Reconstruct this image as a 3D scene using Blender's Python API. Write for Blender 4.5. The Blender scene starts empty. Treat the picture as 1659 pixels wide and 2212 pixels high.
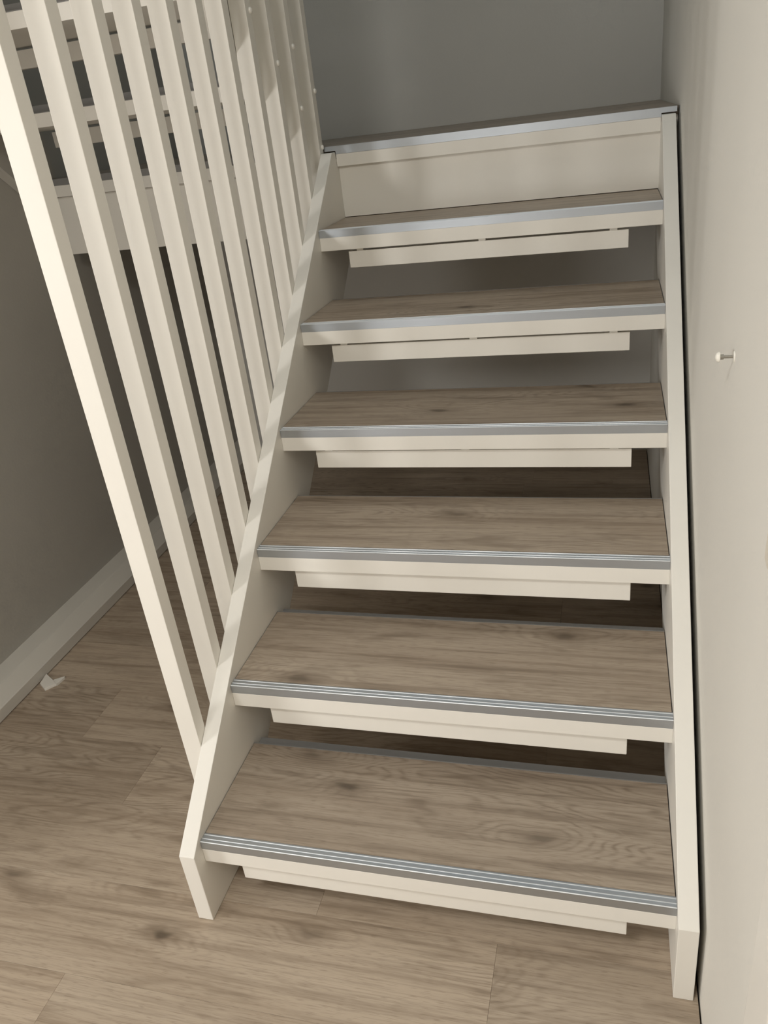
import bpy, bmesh, math, random
from mathutils import Vector

# ------------------------------------------------------------------ camera
sc = bpy.context.scene
C = sc.collection
cam_d = bpy.data.cameras.new('camera')
cam = bpy.data.objects.new('camera', cam_d)
C.objects.link(cam)
cam.location = (0.74672238, -0.92490860, 1.39554259)
cam.rotation_mode = 'XYZ'
cam.rotation_euler = (1.10570869, 0.113169247, 0.250029325)
cam_d.sensor_fit = 'VERTICAL'
cam_d.sensor_height = 36.0
cam_d.lens = 1712.24584 / 2212.0 * 36.0
cam_d.clip_start = 0.02
sc.camera = cam

# ------------------------------------------------------------------ light
world = bpy.data.worlds.new('world')
sc.world = world
world.use_nodes = True
bg = world.node_tree.nodes['Background']
bg.inputs[0].default_value = (0.75, 0.85, 1.0, 1)
bg.inputs[1].default_value = 0.02

def area(name, loc, target, sx, sy, power, col):
    d = bpy.data.lights.new(name, 'AREA')
    d.shape = 'RECTANGLE'
    d.size, d.size_y, d.energy, d.color = sx, sy, power, col
    o = bpy.data.objects.new(name, d)
    C.objects.link(o)
    o.location = loc
    o.rotation_euler = (Vector(target) - Vector(loc)).to_track_quat('-Z', 'Y').to_euler()
    return o

# daylight through the narrow side window, the rear window and the skylight of the stairwell
area('side_window_light', (-3.55, -2.25, 1.10), (0.2, 0.5, 0.90), 0.95, 1.1, 78, (1.0, 0.985, 0.955))
area('glazed_door_light', (-0.55, -1.72, 0.90), (0.0, 0.3, 0.5), 0.50, 1.1, 8.0, (1.0, 0.985, 0.955))
area('ceiling_spot_light', (0.20, -1.40, 2.55), (0.2, -1.4, 0.0), 0.40, 0.4, 25, (1.0, 0.985, 0.95))
area('skylight_light', (0.25, 0.75, 4.85), (0.25, 1.2, 0.0), 1.0, 0.9, 10.5, (0.76, 0.90, 1.0))

sc.view_settings.view_transform = 'Standard'
sc.view_settings.look = 'None'
sc.view_settings.gamma = 1.0
sc.view_settings.use_curve_mapping = False
sc.view_settings.exposure = 0.10
sc.cycles.max_bounces = 7
sc.cycles.diffuse_bounces = 4
sc.cycles.glossy_bounces = 3
sc.cycles.transmission_bounces = 0
sc.cycles.transparent_max_bounces = 2
sc.cycles.caustics_reflective = False
sc.cycles.caustics_refractive = False
sc.cycles.use_denoising = True
sc.cycles.use_adaptive_sampling = True
sc.cycles.adaptive_threshold = 0.04
sc.cycles.adaptive_min_samples = 12

# ------------------------------------------------------------------ materials
def mat(name):
    m = bpy.data.materials.new(name)
    m.use_nodes = True
    nt = m.node_tree
    return m, nt, nt.nodes, nt.links, nt.nodes['Principled BSDF']

def node(N, typ, **kw):
    n = N.new(typ)
    for k, v in kw.items():
        setattr(n, k, v)
    return n

def paint(name, col, rough=0.5, var=0.03, bump=0.0, scale=6.0, bscale=220.0, spec=0.4):
    m, nt, N, L, b = mat(name)
    tc = node(N, 'ShaderNodeTexCoord')
    nz = node(N, 'ShaderNodeTexNoise')
    nz.inputs['Scale'].default_value = scale
    nz.inputs['Detail'].default_value = 1
    L.new(tc.outputs['Object'], nz.inputs['Vector'])
    r = node(N, 'ShaderNodeValToRGB')
    r.color_ramp.elements[0].position = 0.3
    r.color_ramp.elements[1].position = 0.7
    r.color_ramp.elements[0].color = (*[c * (1 - var) for c in col], 1)
    r.color_ramp.elements[1].color = (*[min(1, c * (1 + var)) for c in col], 1)
    L.new(nz.outputs['Fac'], r.inputs['Fac'])
    L.new(r.outputs['Color'], b.inputs['Base Color'])
    b.inputs['Roughness'].default_value = rough
    b.inputs['Specular IOR Level'].default_value = spec
    if bump:
        n2 = node(N, 'ShaderNodeTexNoise')
        n2.inputs['Scale'].default_value = bscale
        n2.inputs['Detail'].default_value = 1
        L.new(tc.outputs['Object'], n2.inputs['Vector'])
        bp = node(N, 'ShaderNodeBump')
        bp.inputs['Strength'].default_value = bump
        bp.inputs['Distance'].default_value = 0.001
        L.new(n2.outputs['Fac'], bp.inputs['Height'])
        L.new(bp.outputs['Normal'], b.inputs['Normal'])
    return m

def math_n(N, L, op, a, b_=None, clamp=False):
    n = node(N, 'ShaderNodeMath', operation=op)
    n.use_clamp = clamp
    for i, v in enumerate((a, b_)):
        if v is None:
            continue
        if isinstance(v, (int, float)):
            n.inputs[i].default_value = v
        else:
            L.new(v, n.inputs[i])
    return n.outputs[0]

def wood(name, base, dark, light, rough=0.42):
    """greyed oak vinyl: grain along object X, every object gets its own piece of the pattern"""
    m, nt, N, L, b = mat(name)
    tc = node(N, 'ShaderNodeTexCoord')
    oi = node(N, 'ShaderNodeObjectInfo')
    off = node(N, 'ShaderNodeCombineXYZ')
    r1 = math_n(N, L, 'MULTIPLY', oi.outputs['Random'], 37.0)
    r2 = math_n(N, L, 'MULTIPLY', oi.outputs['Random'], 91.7)
    L.new(r1, off.inputs[0]); L.new(r2, off.inputs[1])
    add = node(N, 'ShaderNodeVectorMath', operation='ADD')
    L.new(tc.outputs['Object'], add.inputs[0]); L.new(off.outputs[0], add.inputs[1])

    def noise(sx, sy, detail=4, rough_=0.55, dist=0.0, src=add.outputs[0]):
        mp = node(N, 'ShaderNodeMapping')
        mp.inputs['Scale'].default_value = (sx, sy, 1)
        L.new(src, mp.inputs['Vector'])
        nz = node(N, 'ShaderNodeTexNoise')
        nz.inputs['Scale'].default_value = 1.0
        nz.inputs['Detail'].default_value = detail
        nz.inputs['Roughness'].default_value = rough_
        nz.inputs['Distortion'].default_value = dist
        L.new(mp.outputs[0], nz.inputs['Vector'])
        return nz.outputs['Fac']

    # knots: sparse cells, each a small dark core with a halo
    wn = node(N, 'ShaderNodeTexNoise'); wn.inputs['Scale'].default_value = 14
    wn.inputs['Detail'].default_value = 2
    L.new(add.outputs[0], wn.inputs['Vector'])
    ws = node(N, 'ShaderNodeVectorMath', operation='SCALE'); ws.inputs['Scale'].default_value = 0.035
    L.new(wn.outputs['Color'], ws.inputs[0])
    wob = node(N, 'ShaderNodeVectorMath', operation='ADD')
    L.new(add.outputs[0], wob.inputs[0]); L.new(ws.outputs[0], wob.inputs[1])
    mpk = node(N, 'ShaderNodeMapping'); mpk.inputs['Scale'].default_value = (2.3, 5.6, 0.0)
    L.new(wob.outputs[0], mpk.inputs['Vector'])
    vor = node(N, 'ShaderNodeTexVoronoi', voronoi_dimensions='2D'); vor.inputs['Scale'].default_value = 1.0
    L.new(mpk.outputs[0], vor.inputs['Vector'])
    sep = node(N, 'ShaderNodeSeparateColor'); L.new(vor.outputs['Color'], sep.inputs[0])
    pick = math_n(N, L, 'GREATER_THAN', sep.outputs[0], 0.58)

    def near(d0, d1):
        mr = node(N, 'ShaderNodeMapRange'); mr.interpolation_type = 'SMOOTHSTEP'
        mr.inputs[1].default_value = d0; mr.inputs[2].default_value = d1
        L.new(vor.outputs['Distance'], mr.inputs[0])
        return math_n(N, L, 'MULTIPLY', mr.outputs[0], pick)
    knot = near(0.075, 0.015)
    halo_f = near(0.20, 0.03)
    swirl = near(0.50, 0.0)
    # growth field: slow noise whose contour lines are the cathedral figure; it wraps round the knots
    field = math_n(N, L, 'ADD', noise(1.5, 9.0, 2, 0.4, 0.2), math_n(N, L, 'MULTIPLY', swirl, 0.16))
    sn = math_n(N, L, 'SINE', math_n(N, L, 'MULTIPLY', field, 170.0))
    rings = math_n(N, L, 'POWER', math_n(N, L, 'ADD', math_n(N, L, 'MULTIPLY', sn, 0.5), 0.5), 2.5)
    where = node(N, 'ShaderNodeMapRange')
    where.inputs[1].default_value = 0.45; where.inputs[2].default_value = 0.62
    L.new(noise(1.0, 4.5, 2, 0.5, 0.0), where.inputs[0])
    figure = math_n(N, L, 'MULTIPLY', rings, math_n(N, L, 'MAXIMUM', where.outputs[0], math_n(N, L, 'MULTIPLY', swirl, 0.8)))
    streak = noise(2.0, 55, 3, 0.6, 0.3)
    fine = noise(9, 260, 2, 0.6, 0.0)
    broad = noise(1.1, 9, 2, 0.5, 0.4)
    blotch = noise(4.5, 24, 3, 0.6, 0.5)
    pores = noise(40, 700, 0, 0.5, 0.0)

    def mixc(a, b2, fac):
        mx = node(N, 'ShaderNodeMix', data_type='RGBA')
        for i, v in ((6, a), (7, b2)):
            if isinstance(v, tuple):
                mx.inputs[i].default_value = (*v, 1)
            else:
                L.new(v, mx.inputs[i])
        L.new(fac, mx.inputs[0])
        return mx.outputs[2]

    def rng(v, a, b2, lo=0.0, hi=1.0):
        mr = node(N, 'ShaderNodeMapRange')
        mr.inputs[1].default_value = a; mr.inputs[2].default_value = b2
        mr.inputs[3].default_value = lo; mr.inputs[4].default_value = hi
        L.new(v, mr.inputs[0])
        return mr.outputs[0]

    col = mixc(base, light, rng(broad, 0.35, 0.7, 0, 1.0))
    col = mixc(col, dark, rng(streak, 0.50, 0.74, 0, 0.65))
    col = mixc(col, light, rng(streak, 0.48, 0.28, 0, 0.6))
    col = mixc(col, dark, rng(blotch, 0.55, 0.76, 0, 0.65))
    broken = rng(noise(6, 120, 1, 0.6, 0.0), 0.35, 0.6, 0.15, 1.0)
    col = mixc(col, dark, math_n(N, L, 'MULTIPLY', math_n(N, L, 'MULTIPLY', figure, broken), 0.55))
    col = mixc(col, dark, rng(fine, 0.5, 0.75, 0, 0.45))
    col = mixc(col, dark, rng(pores, 0.62, 0.75, 0, 0.35))
    col = mixc(col, dark, math_n(N, L, 'MULTIPLY', halo_f, rng(sep.outputs[2], 0.0, 1.0, 0.25, 0.6)))
    col = mixc(col, tuple(c * 0.45 for c in dark), math_n(N, L, 'MULTIPLY', knot, rng(sep.outputs[1], 0.0, 1.0, 0.25, 0.85)))
    hv = node(N, 'ShaderNodeHueSaturation')
    L.new(col, hv.inputs['Color'])
    L.new(rng(oi.outputs['Random'], 0, 1, 0.90, 1.08), hv.inputs['Value'])
    L.new(hv.outputs[0], b.inputs['Base Color'])
    b.inputs['Roughness'].default_value = rough
    b.inputs['Specular IOR Level'].default_value = 0.35
    bp = node(N, 'ShaderNodeBump')
    bp.inputs['Strength'].default_value = 0.10
    bp.inputs['Distance'].default_value = 0.0006
    L.new(fine, bp.inputs['Height'])
    L.new(bp.outputs['Normal'], b.inputs['Normal'])
    return m

def metal(name, col, rough, aniso=0.0, metallic=1.0):
    m, nt, N, L, b = mat(name)
    tc = node(N, 'ShaderNodeTexCoord')
    mp = node(N, 'ShaderNodeMapping'); mp.inputs['Scale'].default_value = (2, 600, 600)
    nz = node(N, 'ShaderNodeTexNoise'); nz.inputs['Scale'].default_value = 1.0
    L.new(tc.outputs['Object'], mp.inputs[0]); L.new(mp.outputs[0], nz.inputs['Vector'])
    mr = node(N, 'ShaderNodeMapRange')
    mr.inputs[3].default_value = rough - 0.06; mr.inputs[4].default_value = rough + 0.08
    L.new(nz.outputs['Fac'], mr.inputs[0]); L.new(mr.outputs[0], b.inputs['Roughness'])
    b.inputs['Base Color'].default_value = (*col, 1)
    b.inputs['Metallic'].default_value = metallic
    return m

M = {}
M['white'] = paint('white_satin_paint', (0.82, 0.79, 0.725), 0.42, 0.015, 0.0, 5, 260)
M['wall'] = paint('wall_emulsion', (0.74, 0.715, 0.655), 0.85, 0.02, 0.25, 3, 120, 0.2)
M['wall_left'] = paint('wall_taupe_stringer_shade', (0.42, 0.40, 0.36), 0.85, 0.02, 0.25, 3, 120, 0.2)  # left wall paint; on the upper wall stringer it stands in for shade
M['wall_grey'] = paint('wall_emulsion_grey', (0.68, 0.662, 0.62), 0.85, 0.02, 0.25, 3, 120, 0.2)
M['wall_room'] = paint('room_wall_paint', (0.36, 0.33, 0.29), 0.9, 0.02)
M['ceiling'] = paint('ceiling_emulsion', (0.50, 0.49, 0.46), 0.9, 0.02)
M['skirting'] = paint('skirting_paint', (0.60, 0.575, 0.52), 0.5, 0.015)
M['wood_floor'] = wood('oak_vinyl_floor', (0.40, 0.316, 0.234), (0.20, 0.148, 0.102), (0.50, 0.41, 0.315))
M['wood_tread'] = wood('oak_vinyl_tread', (0.365, 0.292, 0.222), (0.18, 0.135, 0.096), (0.45, 0.372, 0.29))
M['alu'] = metal('brushed_aluminium', (0.56, 0.60, 0.65), 0.42)
M['alu_rib'] = metal('polished_aluminium_rib', (0.74, 0.77, 0.79), 0.5, metallic=0.6)
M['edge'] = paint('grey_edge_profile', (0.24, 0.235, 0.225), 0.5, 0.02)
M['dark'] = paint('dark_subfloor', (0.03, 0.025, 0.02), 0.9, 0.1)
M['bolt'] = paint('painted_bolt', (0.86, 0.83, 0.77), 0.4, 0.02)
M['screw'] = paint('white_screw_head', (0.85, 0.82, 0.74), 0.35, 0.02)
M['steel'] = metal('zinc_screw_shaft', (0.42, 0.40, 0.36), 0.35)
M['filler'] = paint('wall_filler', (0.66, 0.61, 0.52), 0.9, 0.02)
M['clip'] = paint('white_plastic', (0.74, 0.71, 0.65), 0.45, 0.02)
M['frame'] = paint('window_frame_paint', (0.8, 0.78, 0.74), 0.4, 0.02)

# ------------------------------------------------------------------ helpers
def link(name, me, m, parent=None, loc=(0, 0, 0), kind=None):
    o = bpy.data.objects.new(name, me)
    C.objects.link(o)
    if m and not me.materials:
        me.materials.append(m)
    o.location = loc
    if parent:
        o.parent = parent
    if kind:
        o['kind'] = kind
    return o

def thing(name, label, cat, loc=(0, 0, 0), group=None):
    o = bpy.data.objects.new(name, None)
    C.objects.link(o)
    o.empty_display_size = 0.1
    o.location = loc
    o['label'] = label
    o['category'] = cat
    if group:
        o['group'] = group
    return o

def box_bm(bm, x0, x1, y0, y1, z0, z1):
    vs = [bm.verts.new((x, y, z)) for x in (x0, x1) for y in (y0, y1) for z in (z0, z1)]
    for f in ((0, 1, 3, 2), (4, 6, 7, 5), (0, 4, 5, 1), (2, 3, 7, 6), (0, 2, 6, 4), (1, 5, 7, 3)):
        bm.faces.new([vs[i] for i in f])

def finish(bm, name, bevel=0.0, seg=2):
    bmesh.ops.recalc_face_normals(bm, faces=bm.faces[:])
    if bevel:
        bmesh.ops.bevel(bm, geom=bm.edges[:], offset=bevel, segments=seg, profile=0.6, affect='EDGES')
    me = bpy.data.meshes.new(name)
    bm.to_mesh(me)
    bm.free()
    return me

def box_me(name, x0, x1, y0, y1, z0, z1, bevel=0.0):
    bm = bmesh.new()
    box_bm(bm, x0, x1, y0, y1, z0, z1)
    return finish(bm, name, bevel)

def box(name, x0, x1, y0, y1, z0, z1, m, parent=None, bevel=0.0, kind=None):
    """box whose object origin sits at the centre of its base (relative to the parent)"""
    cx, cy, cz = (x0 + x1) / 2, (y0 + y1) / 2, z0
    me = box_me(name, x0 - cx, x1 - cx, y0 - cy, y1 - cy, 0, z1 - z0, bevel)
    return link(name, me, m, parent, (cx, cy, cz), kind)

def prism_x(name, prof, x0, x1, bevel=0.0, seg=2):
    """profile [(y,z)] extruded along x"""
    bm = bmesh.new()
    a = [bm.verts.new((x0, y, z)) for y, z in prof]
    b = [bm.verts.new((x1, y, z)) for y, z in prof]
    n = len(prof)
    bm.faces.new(a); bm.faces.new(b[::-1])
    for i in range(n):
        bm.faces.new((a[i], b[i], b[(i + 1) % n], a[(i + 1) % n]))
    return finish(bm, name, bevel, seg)

def prism_y(name, prof, y0, y1, bevel=0.0):
    """profile [(x,z)] extruded along y"""
    bm = bmesh.new()
    a = [bm.verts.new((x, y0, z)) for x, z in prof]
    b = [bm.verts.new((x, y1, z)) for x, z in prof]
    n = len(prof)
    bm.faces.new(a); bm.faces.new(b[::-1])
    for i in range(n):
        bm.faces.new((a[i], b[i], b[(i + 1) % n], a[(i + 1) % n]))
    return finish(bm, name, bevel)

def lathe_x(bm, prof, seg=16):
    """profile [(x, r)] turned about the x axis"""
    rings = []
    for x, r in prof:
        rings.append([bm.verts.new((x, r * math.cos(2 * math.pi * i / seg), r * math.sin(2 * math.pi * i / seg))) for i in range(seg)])
    for a, b in zip(rings, rings[1:]):
        for i in range(seg):
            bm.faces.new((a[i], a[(i + 1) % seg], b[(i + 1) % seg], b[i]))
    bm.faces.new(rings[0][::-1]); bm.faces.new(rings[-1])

# ------------------------------------------------------------------ dimensions
RISE, GO = 0.19, 0.23432
SL = RISE / GO
W = 0.867                   # clear width between the stringers
ST = 0.0325                 # stringer thickness
XW = 0.910                 # right wall
XL = -0.975                 # left wall beside the stair
YB = 2.36                   # back wall
ZL = 1.332                  # landing
NOSE_DROP, BODY_DROP = 0.0197, 0.0535
RX0, RY0 = -3.6, -2.6       # far corner of the room
CEIL = 2.62
random.seed(4)

# ------------------------------------------------------------------ setting
floor = box('floor', RX0, XW, RY0, YB, -0.06, -0.009, M['dark'], kind='structure')
ROW0, PW, PLEN = 0.017, 0.2, 1.22
GAPX = 0.0003

def plank_mesh(name, lx, ly, c=0.0003, h=0.009):
    bm = bmesh.new()
    lo = [bm.verts.new((x, y, 0)) for x, y in ((0, 0), (lx, 0), (lx, ly), (0, ly))]
    mi = [bm.verts.new((x, y, h - c)) for x, y in ((0, 0), (lx, 0), (lx, ly), (0, ly))]
    to = [bm.verts.new((x, y, h)) for x, y in ((c, c), (lx - c, c), (lx - c, ly - c), (c, ly - c))]
    for a, b in ((lo, mi), (mi, to)):
        for i in range(4):
            bm.faces.new((a[i], a[(i + 1) % 4], b[(i + 1) % 4], b[i]))
    bm.faces.new(to)
    return finish(bm, name)

plank_cache = {}
joint = {0: 0.203, -1: 0.562, -2: -0.242, 2: -0.602, 1: 0.86, 3: 0.30, 4: -0.15, 5: 0.62, 6: -0.42, 7: 0.10}
fx, fy, fz = floor.location
for row in range(-17, 13):
    y0, y1 = ROW0 + PW * row, ROW0 + PW * (row + 1)
    ya, yb = max(y0, RY0), min(y1, YB - 0.002)
    if yb - ya < 0.01:
        continue
    j = joint.get(row, random.uniform(-0.6, 0.6))
    x = j
    while x > RX0:
        x -= PLEN
    xe = XW - 0.0025
    while x < xe:
        xa, xb = max(x, RX0), min(x + PLEN, xe)
        x += PLEN
        if xb - xa < 0.02:
            continue
        if (xb < XL - 0.1 and ya > 0.5) or (xa > -1.2 and yb < -1.86):
            continue
        key = (round(xb - xa, 4), round(yb - ya, 4))
        if key not in plank_cache:
            plank_cache[key] = plank_mesh('plank', key[0] - GAPX, key[1] - GAPX)
        link('plank', plank_cache[key], M['wood_floor'], floor, (xa - fx, ya - fy, -0.009 - fz))

def wall(name, x0, x1, y0, y1, z0, z1, m):
    return box(name, x0, x1, y0, y1, z0, z1, m, kind='structure')

wall_right = wall('wall_right', XW, XW + 0.1, RY0, YB + 0.1, -0.06, 5.0, M['wall'])
wall_back = wall('wall_back', XL - 0.1, XW, YB, YB + 0.1, -0.06, 5.0, M['wall_grey'])
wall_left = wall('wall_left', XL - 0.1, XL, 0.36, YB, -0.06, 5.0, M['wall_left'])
wall('light_block_wall', XL - 0.1, XL, -0.30, 0.36, -0.009, 0.60, M['wall_left'])  # added out of view only to block side-window light near the floor
wall('wall_side', RX0, XL - 0.1, 0.36, 0.46, -0.06, CEIL, M['wall_room'])

def wall_with_hole_x(name, x0, x1, y0, y1, z0, z1, hy0, hy1, hz0, hz1, m):
    bm = bmesh.new()
    for a, b, c, d in ((y0, hy0, z0, z1), (hy1, y1, z0, z1), (hy0, hy1, z0, hz0), (hy0, hy1, hz1, z1)):
        box_bm(bm, x0, x1, a, b, c, d)
    return link(name, finish(bm, name), m, None, (0, 0, 0), 'structure')

def wall_with_hole_y(name, x0, x1, y0, y1, z0, z1, hx0, hx1, hz0, hz1, m):
    bm = bmesh.new()
    for a, b, c, d in ((x0, hx0, z0, z1), (hx1, x1, z0, z1), (hx0, hx1, z0, hz0), (hx0, hx1, hz1, z1)):
        box_bm(bm, a, b, y0, y1, c, d)
    return link(name, finish(bm, name), m, None, (0, 0, 0), 'structure')

wall_with_hole_x('wall_window_side', RX0 - 0.1, RX0, RY0, 0.46, -0.06, CEIL, -2.59, -1.75, 0.5, 1.7, M['wall_room'])
DX = -0.55                                   # middle of the glazed door behind the photographer
wall_with_hole_y('wall_entry', -1.2, XW, -1.85, -1.75, -0.06, CEIL, DX - 0.28, DX + 0.28, 0.3, 1.5, M['wall_room'])
wall('wall_front', RX0, -1.3, RY0 - 0.1, RY0, -0.06, CEIL, M['wall_room'])
wall('wall_return', -1.3, -1.2, RY0, -1.75, -0.06, CEIL, M['wall_room'])

# ceiling of the room with the stairwell left open, roof of the stairwell
bm = bmesh.new()
box_bm(bm, RX0, XL - 0.1, RY0, 0.46, CEIL, CEIL + 0.2)
box_bm(bm, XL - 0.1, XW, RY0, -0.28, CEIL, CEIL + 0.2)
link('ceiling', finish(bm, 'ceiling'), M['ceiling'], None, (0, 0, 0), 'structure')
wall('wall_upper', XL - 0.1, XW, -0.38, -0.28, CEIL + 0.2, 5.0, M['wall_grey'])
wall('wall_upper_side', XL - 0.1, XL, -0.28, 0.36, CEIL + 0.2, 5.0, M['wall'])
bm = bmesh.new()
box_bm(bm, XL - 0.1, XW + 0.1, -0.38, 0.28, 5.0, 5.1)
box_bm(bm, XL - 0.1, XW + 0.1, 1.22, YB + 0.1, 5.0, 5.1)
box_bm(bm, XL - 0.1, -0.27, 0.28, 1.22, 5.0, 5.1)
box_bm(bm, 0.77, XW + 0.1, 0.28, 1.22, 5.0, 5.1)
link('ceiling', finish(bm, 'ceiling_stairwell'), M['ceiling'], None, (0, 0, 0), 'structure')

# stepped white boxing at the foot of the left wall
link('baseboard_left', prism_y('baseboard_left', [(-0.88, 0.003), (-0.88, 0.036), (-0.883, 0.0385), (-0.912, 0.072), (-0.918, 0.0735), (XL, 0.077), (XL, 0.003)], 0.36, YB - 0.003), M['skirting'], None, (0, 0, 0), 'structure')

# door casing on the right wall, just inside the lower right corner
link('trim_1', prism_x('trim_1', [(-0.43, 0.0), (-0.352, 0.0), (-0.352, 2.16), (-0.43, 2.16)], XW - 0.014, XW - 0.0003, 0.002), M['white'], None, (0, 0, 0), 'structure')
link('door_1', box_me('door_1', XW - 0.006, XW - 0.0004, -1.28, -0.4305, 0.006, 2.1), M['white'], None, (0, 0, 0), 'structure')

# ------------------------------------------------------------------ stair parts
def nosing_mesh(x0, x1, h=NOSE_DROP, d=0.0226):
    # aluminium angle with three polished ribs along its top; front edge at y=0, rib tops at z=0
    e, r = 0.0010, 0.0007
    p = [(0.0, -h), (0.0, -0.0010), (0.0010, 0.0), (0.0010 + r, 0.0)]
    bright = [1, 2]
    for a in (0.0092, 0.0186):
        p += [(a - r / 2 - 0.0006, -e), (a - r / 2, 0.0), (a + r / 2, 0.0), (a + r / 2 + 0.0006, -e)]
        k = len(p)
        bright += [k - 4, k - 3, k - 2]
    p.insert(4, (0.0010 + r + 0.0006, -e))
    bright = [1, 2, 3] + [i + 1 for i in bright[2:]]
    p += [(d - 0.0003, -e), (d - 0.0003, -h)]
    bm = bmesh.new()
    a = [bm.verts.new((x0, y, z)) for y, z in p]
    b = [bm.verts.new((x1, y, z)) for y, z in p]
    n = len(p)
    bm.faces.new(a); bm.faces.new(b[::-1])
    for i in range(n):
        f = bm.faces.new((a[i], b[i], b[(i + 1) % n], a[(i + 1) % n]))
        f.material_index = 1 if i in bright else 0
    me = finish(bm, 'nosing')
    me.materials.append(M['alu']); me.materials.append(M['alu_rib'])
    return me

nose_me = nosing_mesh(0.0006, W - 0.0006)
body_me = box_me('tread', 0.0002, W - 0.0002, 0.0, 0.308, -BODY_DROP, -NOSE_DROP, 0.0012)
cap_me = box_me('wood_surface', 0.0018, W - 0.0022, 0.0226, 0.2682, -NOSE_DROP, 0.0)
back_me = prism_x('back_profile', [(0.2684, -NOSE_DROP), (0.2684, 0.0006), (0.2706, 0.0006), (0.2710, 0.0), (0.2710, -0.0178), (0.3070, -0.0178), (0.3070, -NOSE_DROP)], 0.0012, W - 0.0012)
spacer_me = box_me('spacer', -0.009, 0.009, 0.014, 0.034, -0.0600, -BODY_DROP, 0.0)

BAT = {1: (0.069, 0.7895), 2: (0.0726, 0.789), 3: (0.076, 0.795), 4: (0.0767, 0.797), 5: (0.0707, 0.793), 6: (0.0723, 0.790)}

def add_tread(parent, y, z, bat, flip=False, w_scale=1.0):
    t = link('tread', body_me, M['white'], parent, (0, y, z))
    if flip:
        t.rotation_euler = (0, 0, math.pi)
    t.scale = (w_scale, 1, 1)
    link('wood_surface', cap_me, M['wood_tread'], t)
    link('nosing', nose_me, M['alu'], t)
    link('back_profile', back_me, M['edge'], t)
    x0, x1 = bat
    bm = bmesh.new()
    box_bm(bm, 0, x1 - x0, 0.0127, 0.0127 + 0.022, -0.103, -0.0600)
    b = link('batten', finish(bm, 'batten', 0.0012), M['white'], parent, (x0, y, z))
    if flip:
        b.rotation_euler = (0, 0, math.pi)
        b.location = (-x0, y, z)
    for f in (0.045, 0.5, 0.95):
        link('spacer', spacer_me, M['white'], b, ((x1 - x0) * f, 0, 0))
    return t

def nl(y):      # height of the lower flight's nosing line
    return RISE + SL * y

# ---- lower flight
low = thing('staircase', 'white open-riser lower stair flight with six oak-look treads between two stringers', 'staircase', (0, 0, 0))
UP, DN = 0.013, 0.315
y_top = (1.3165 - RISE - UP) / SL
prof = [(-0.030, 0.0008), (-0.030, nl(-0.030) + UP), (y_top, 1.3165), (1.4045, 1.3165), (1.4045, 1.3), (1.44, 1.3), (1.44, nl(1.44) - DN), ((DN - RISE) / SL, 0.0008)]
s_me = prism_x('stringer', prof, -ST, 0.0, 0.0015)
link('stringer', s_me, M['white'], low)
link('stringer', s_me, M['white'], low, (W + ST - 0.0003, 0, 0))
for k in range(1, 7):
    add_tread(low, (k - 1) * GO, k * RISE, BAT[k])
link('riser_panel', box_me('riser_panel', 0.0003, W - 0.0003, 1.4205, 1.436, 1.142, 1.2783), M['white'], low)

# ---- landing
land = thing('stair_landing', 'oak-look stair landing with aluminium front edge between the two flights', 'landing', (0, 0, 0))
XI = -0.943                                  # inner face of the upper flight's wall stringer
link('deck', box_me('deck', XL + 0.002, XW - 0.0015, 1.4286, YB - 0.002, ZL - 0.02, ZL), M['wood_tread'], land)
link('deck_core', box_me('deck_core', XL + 0.002, XW - 0.0015, 1.4405, YB - 0.002, ZL - 0.0545, ZL - 0.0202), M['white'], land)
bm = bmesh.new()
box_bm(bm, -ST + 0.0006, 0.9035, 1.4060, 1.4285, 1.3198, ZL)
box_bm(bm, 0.0006, W - 0.0006, 1.4060, 1.4285, 1.3110, 1.3198)
link('nosing', finish(bm, 'landing_nosing'), M['alu'], land)
link('fascia', box_me('fascia', 0.0006, W - 0.0006, 1.4062, 1.4400, 1.2785, 1.3108, 0.001), M['white'], land)
link('edge_profile', box_me('edge_profile', XI + 0.001, -0.0735, 1.4062, 1.4285, 1.3125, ZL), M['edge'], land)
link('fascia', box_me('fascia_left', XI + 0.001, -0.0735, 1.4066, 1.4400, 1.2790, 1.3123, 0.001), M['white'], land)
link('apron_panel', box_me('apron_panel', XI + 0.001, -0.0735, 1.4200, 1.4350, 1.104, 1.2775), M['white'], land)

# ---- upper flight, climbing back towards the camera on the left
upp = thing('staircase', 'white open-riser upper stair flight seen behind the slatted balusters', 'staircase', (0, 0, 0))
YU, WU = 1.42, (-0.105 - XI) / W
def nu(y):
    return 8 * RISE + SL * (YU - y)
NU = 14
DU = 0.310
y_end = YU - GO * (NU - 8) + 0.02
ps = [(1.4395, ZL + 0.0015), (1.4395, nu(1.42) + UP), (y_end, nu(y_end) + UP), (y_end, nu(y_end) - DU), (1.4055, nu(1.4055) - DU), (1.4055, ZL + 0.0015)]
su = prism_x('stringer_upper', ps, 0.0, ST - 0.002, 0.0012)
wst = link('stringer', su.copy(), M['wall_left'], upp, (XI - ST + 0.002, 0, 0))  # white stringer; the shade on its inner face is put into the taupe
link('lit_bottom_edge', prism_x('lit_bottom_edge', [(y_end, nu(y_end) - DU - 0.001), (1.4050, nu(1.4050) - DU - 0.001), (1.4050, nu(1.4050) - DU - 0.010), (y_end, nu(y_end) - DU - 0.010)], 0.0, ST - 0.002), M['skirting'], wst)  # stringer's bottom edge; its lighter shading is put into this strip's colour
link('stringer', su, M['white'], upp, (-0.105, 0, 0))
for n in range(8, NU):
    yy, zz = YU - GO * (n - 8), RISE * n
    t = add_tread(upp, yy, zz, (0.070, 0.768), flip=True, w_scale=WU)
    t.location.x = -0.105
    b = [c for c in upp.children if c.name.startswith('batten')][-1]
    b.location.x = -0.105 - 0.070

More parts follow.
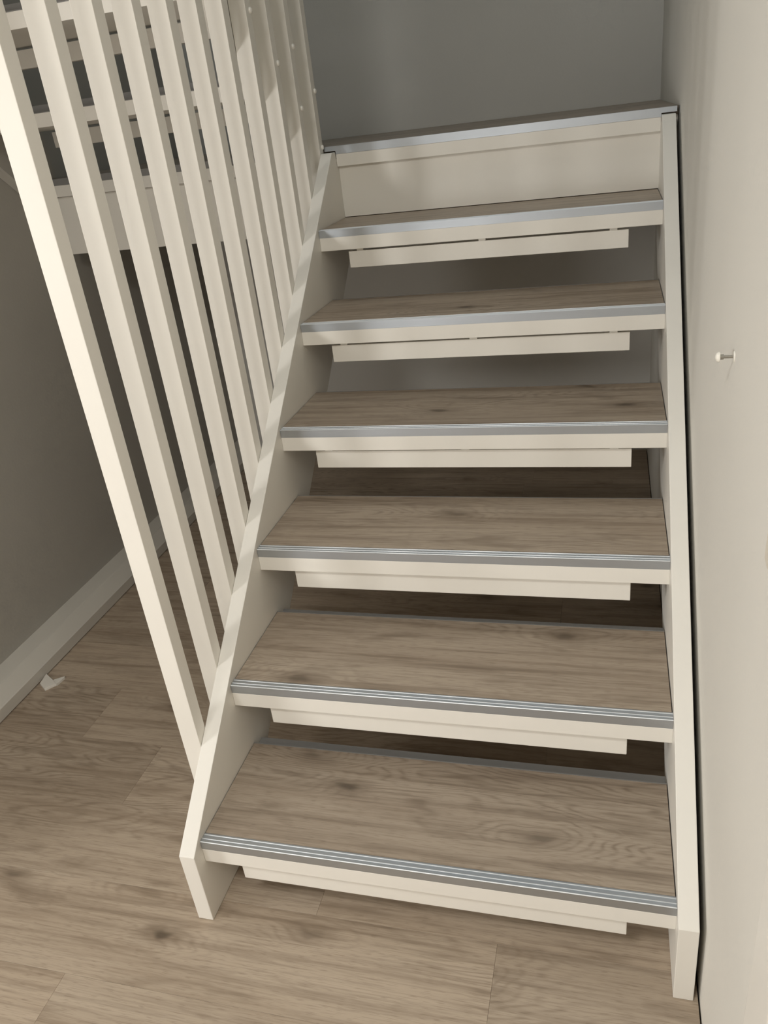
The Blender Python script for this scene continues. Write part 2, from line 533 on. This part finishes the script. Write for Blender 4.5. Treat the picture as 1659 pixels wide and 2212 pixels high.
# ---- balusters bolted between both flights
rail = thing('balustrade', 'row of tall white square balusters between the lower and upper stair flights', 'balustrade', (0, 0, 0))
BY0, BDY, BW, BD = 0.1285, 0.1242, 0.0400, 0.031
bolt_bm = bmesh.new()
lathe_x(bolt_bm, [(0.0, 0.0066), (0.0018, 0.0066), (0.0038, 0.0052), (0.0048, 0.0026)], 14)
bolt_me = finish(bolt_bm, 'bolt')
bx1 = -ST - 0.0004
bx0 = bx1 - BW + 0.0008
for i in range(11):
    y = BY0 + BDY * i
    zb, zt = nl(y) - 0.235, nu(y) + 0.95
    if zt > 3.3:
        zt = 3.3
    me = box_me('baluster', -BW / 2 + 0.0004, BW / 2 - 0.0004, 0, BD, 0, zt - zb, 0.0012)
    o = link('baluster', me, M['white'], rail, ((bx0 + bx1) / 2, y, zb))
    zc = nu(y + BD / 2)
    for dz in (-0.215, -0.075):
        if zc + dz < zt and zc + dz - zb > 0:
            link('bolt', bolt_me, M['bolt'], o, (BW / 2 - 0.0004, BD * 0.78, zc + dz - zb))

# ------------------------------------------------------------------ small things
# screw in its plug, sticking out of the right wall
sx, sy, sz = XW, 0.200, 1.052
scr = thing('wall_screw', 'small white-headed screw sticking out of the right wall', 'screw', (sx, sy, sz))
bm = bmesh.new(); lathe_x(bm, [(0.004, 0.0021), (-0.0135, 0.0021), (-0.0135, 0.0035), (-0.0185, 0.0035)], 14)
link('shaft', finish(bm, 'shaft'), M['steel'], scr)
bm = bmesh.new(); lathe_x(bm, [(-0.0185, 0.0072), (-0.0200, 0.0072), (-0.0225, 0.0060), (-0.0240, 0.0030), (-0.0243, 0.0008)], 18)
link('head', finish(bm, 'head'), M['screw'], scr)
bm = bmesh.new(); lathe_x(bm, [(0.0, 0.0075), (-0.0012, 0.0072), (-0.0016, 0.0036)], 16)
link('plug', finish(bm, 'plug'), M['screw'], scr)

# old filler patch at the right border, barely proud of the wall
PATCH = [(-0.1264, 0.9297), (-0.1261, 0.9448), (-0.1277, 0.9614), (-0.1272, 0.9765), (-0.150, 1.000), (-0.186, 1.015), (-0.228, 0.984), (-0.190, 0.948), (-0.1581, 0.9307), (-0.1417, 0.9270)]
link('filler_patch', prism_x('filler_patch', [(y - wall_right.location.y, z - wall_right.location.z) for y, z in PATCH], XW - 0.0004 - wall_right.location.x, XW + 0.001 - wall_right.location.x), M['filler'], wall_right)

# white plastic clip lying against the boxing
clip = thing('plastic_clip', 'small white angled plastic clip on the floor against the left baseboard', 'clip', (-0.84, 0.61, 0))
def extrude_xy(name, pts, z0, z1, bevel=0.0):
    bm = bmesh.new()
    a = [bm.verts.new((x, y, z0)) for x, y in pts]
    b = [bm.verts.new((x, y, z1)) for x, y in pts]
    n = len(pts)
    bm.faces.new(a[::-1]); bm.faces.new(b)
    for i in range(n):
        bm.faces.new((a[i], a[(i + 1) % n], b[(i + 1) % n], b[i]))
    return finish(bm, name, bevel)
CLIP = [(-0.8684, 0.6008), (-0.8776, 0.6453), (-0.8375, 0.6213), (-0.8095, 0.6417), (-0.8080, 0.6370), (-0.8130, 0.6048), (-0.8160, 0.6060), (-0.8365, 0.5790)]
loc = [(x + 0.84, y - 0.61) for x, y in CLIP]
link('block', extrude_xy('block', [loc[0], loc[1], loc[2], loc[6], loc[7]], 0.0003, 0.009, 0.0008), M['clip'], clip)
link('wing', extrude_xy('wing', [loc[2], loc[3], loc[4], loc[5], loc[6]], 0.0003, 0.008, 0.0006), M['clip'], clip)

# window frames
def window_x(name, x, y0, y1, z0, z1):
    w = bpy.data.objects.new(name, None); C.objects.link(w); w['kind'] = 'structure'
    for nm, a in (('jamb', (y0, y0 + 0.05, z0, z1)), ('jamb', (y1 - 0.05, y1, z0, z1)), ('rail', (y0 + 0.05, y1 - 0.05, z0, z0 + 0.05)), ('rail', (y0 + 0.05, y1 - 0.05, z1 - 0.05, z1))):
        link(nm, box_me(nm, x - 0.08, x - 0.03, *a), M['frame'], w)
window_x('window_1', RX0, -2.59, -1.75, 0.5, 1.7)
def window_y(name, y, x0, x1, z0, z1):
    w = bpy.data.objects.new(name, None); C.objects.link(w); w['kind'] = 'structure'
    for nm, a in (('jamb', (x0, x0 + 0.05, z0, z1)), ('jamb', (x1 - 0.05, x1, z0, z1)), ('rail', (x0 + 0.05, x1 - 0.05, z0, z0 + 0.05)), ('rail', (x0 + 0.05, x1 - 0.05, z1 - 0.05, z1))):
        link(nm, box_me(nm, a[0], a[1], y - 0.08, y - 0.03, a[2], a[3]), M['frame'], w)
window_y('window_2', -1.75, DX - 0.28, DX + 0.28, 0.3, 1.5)
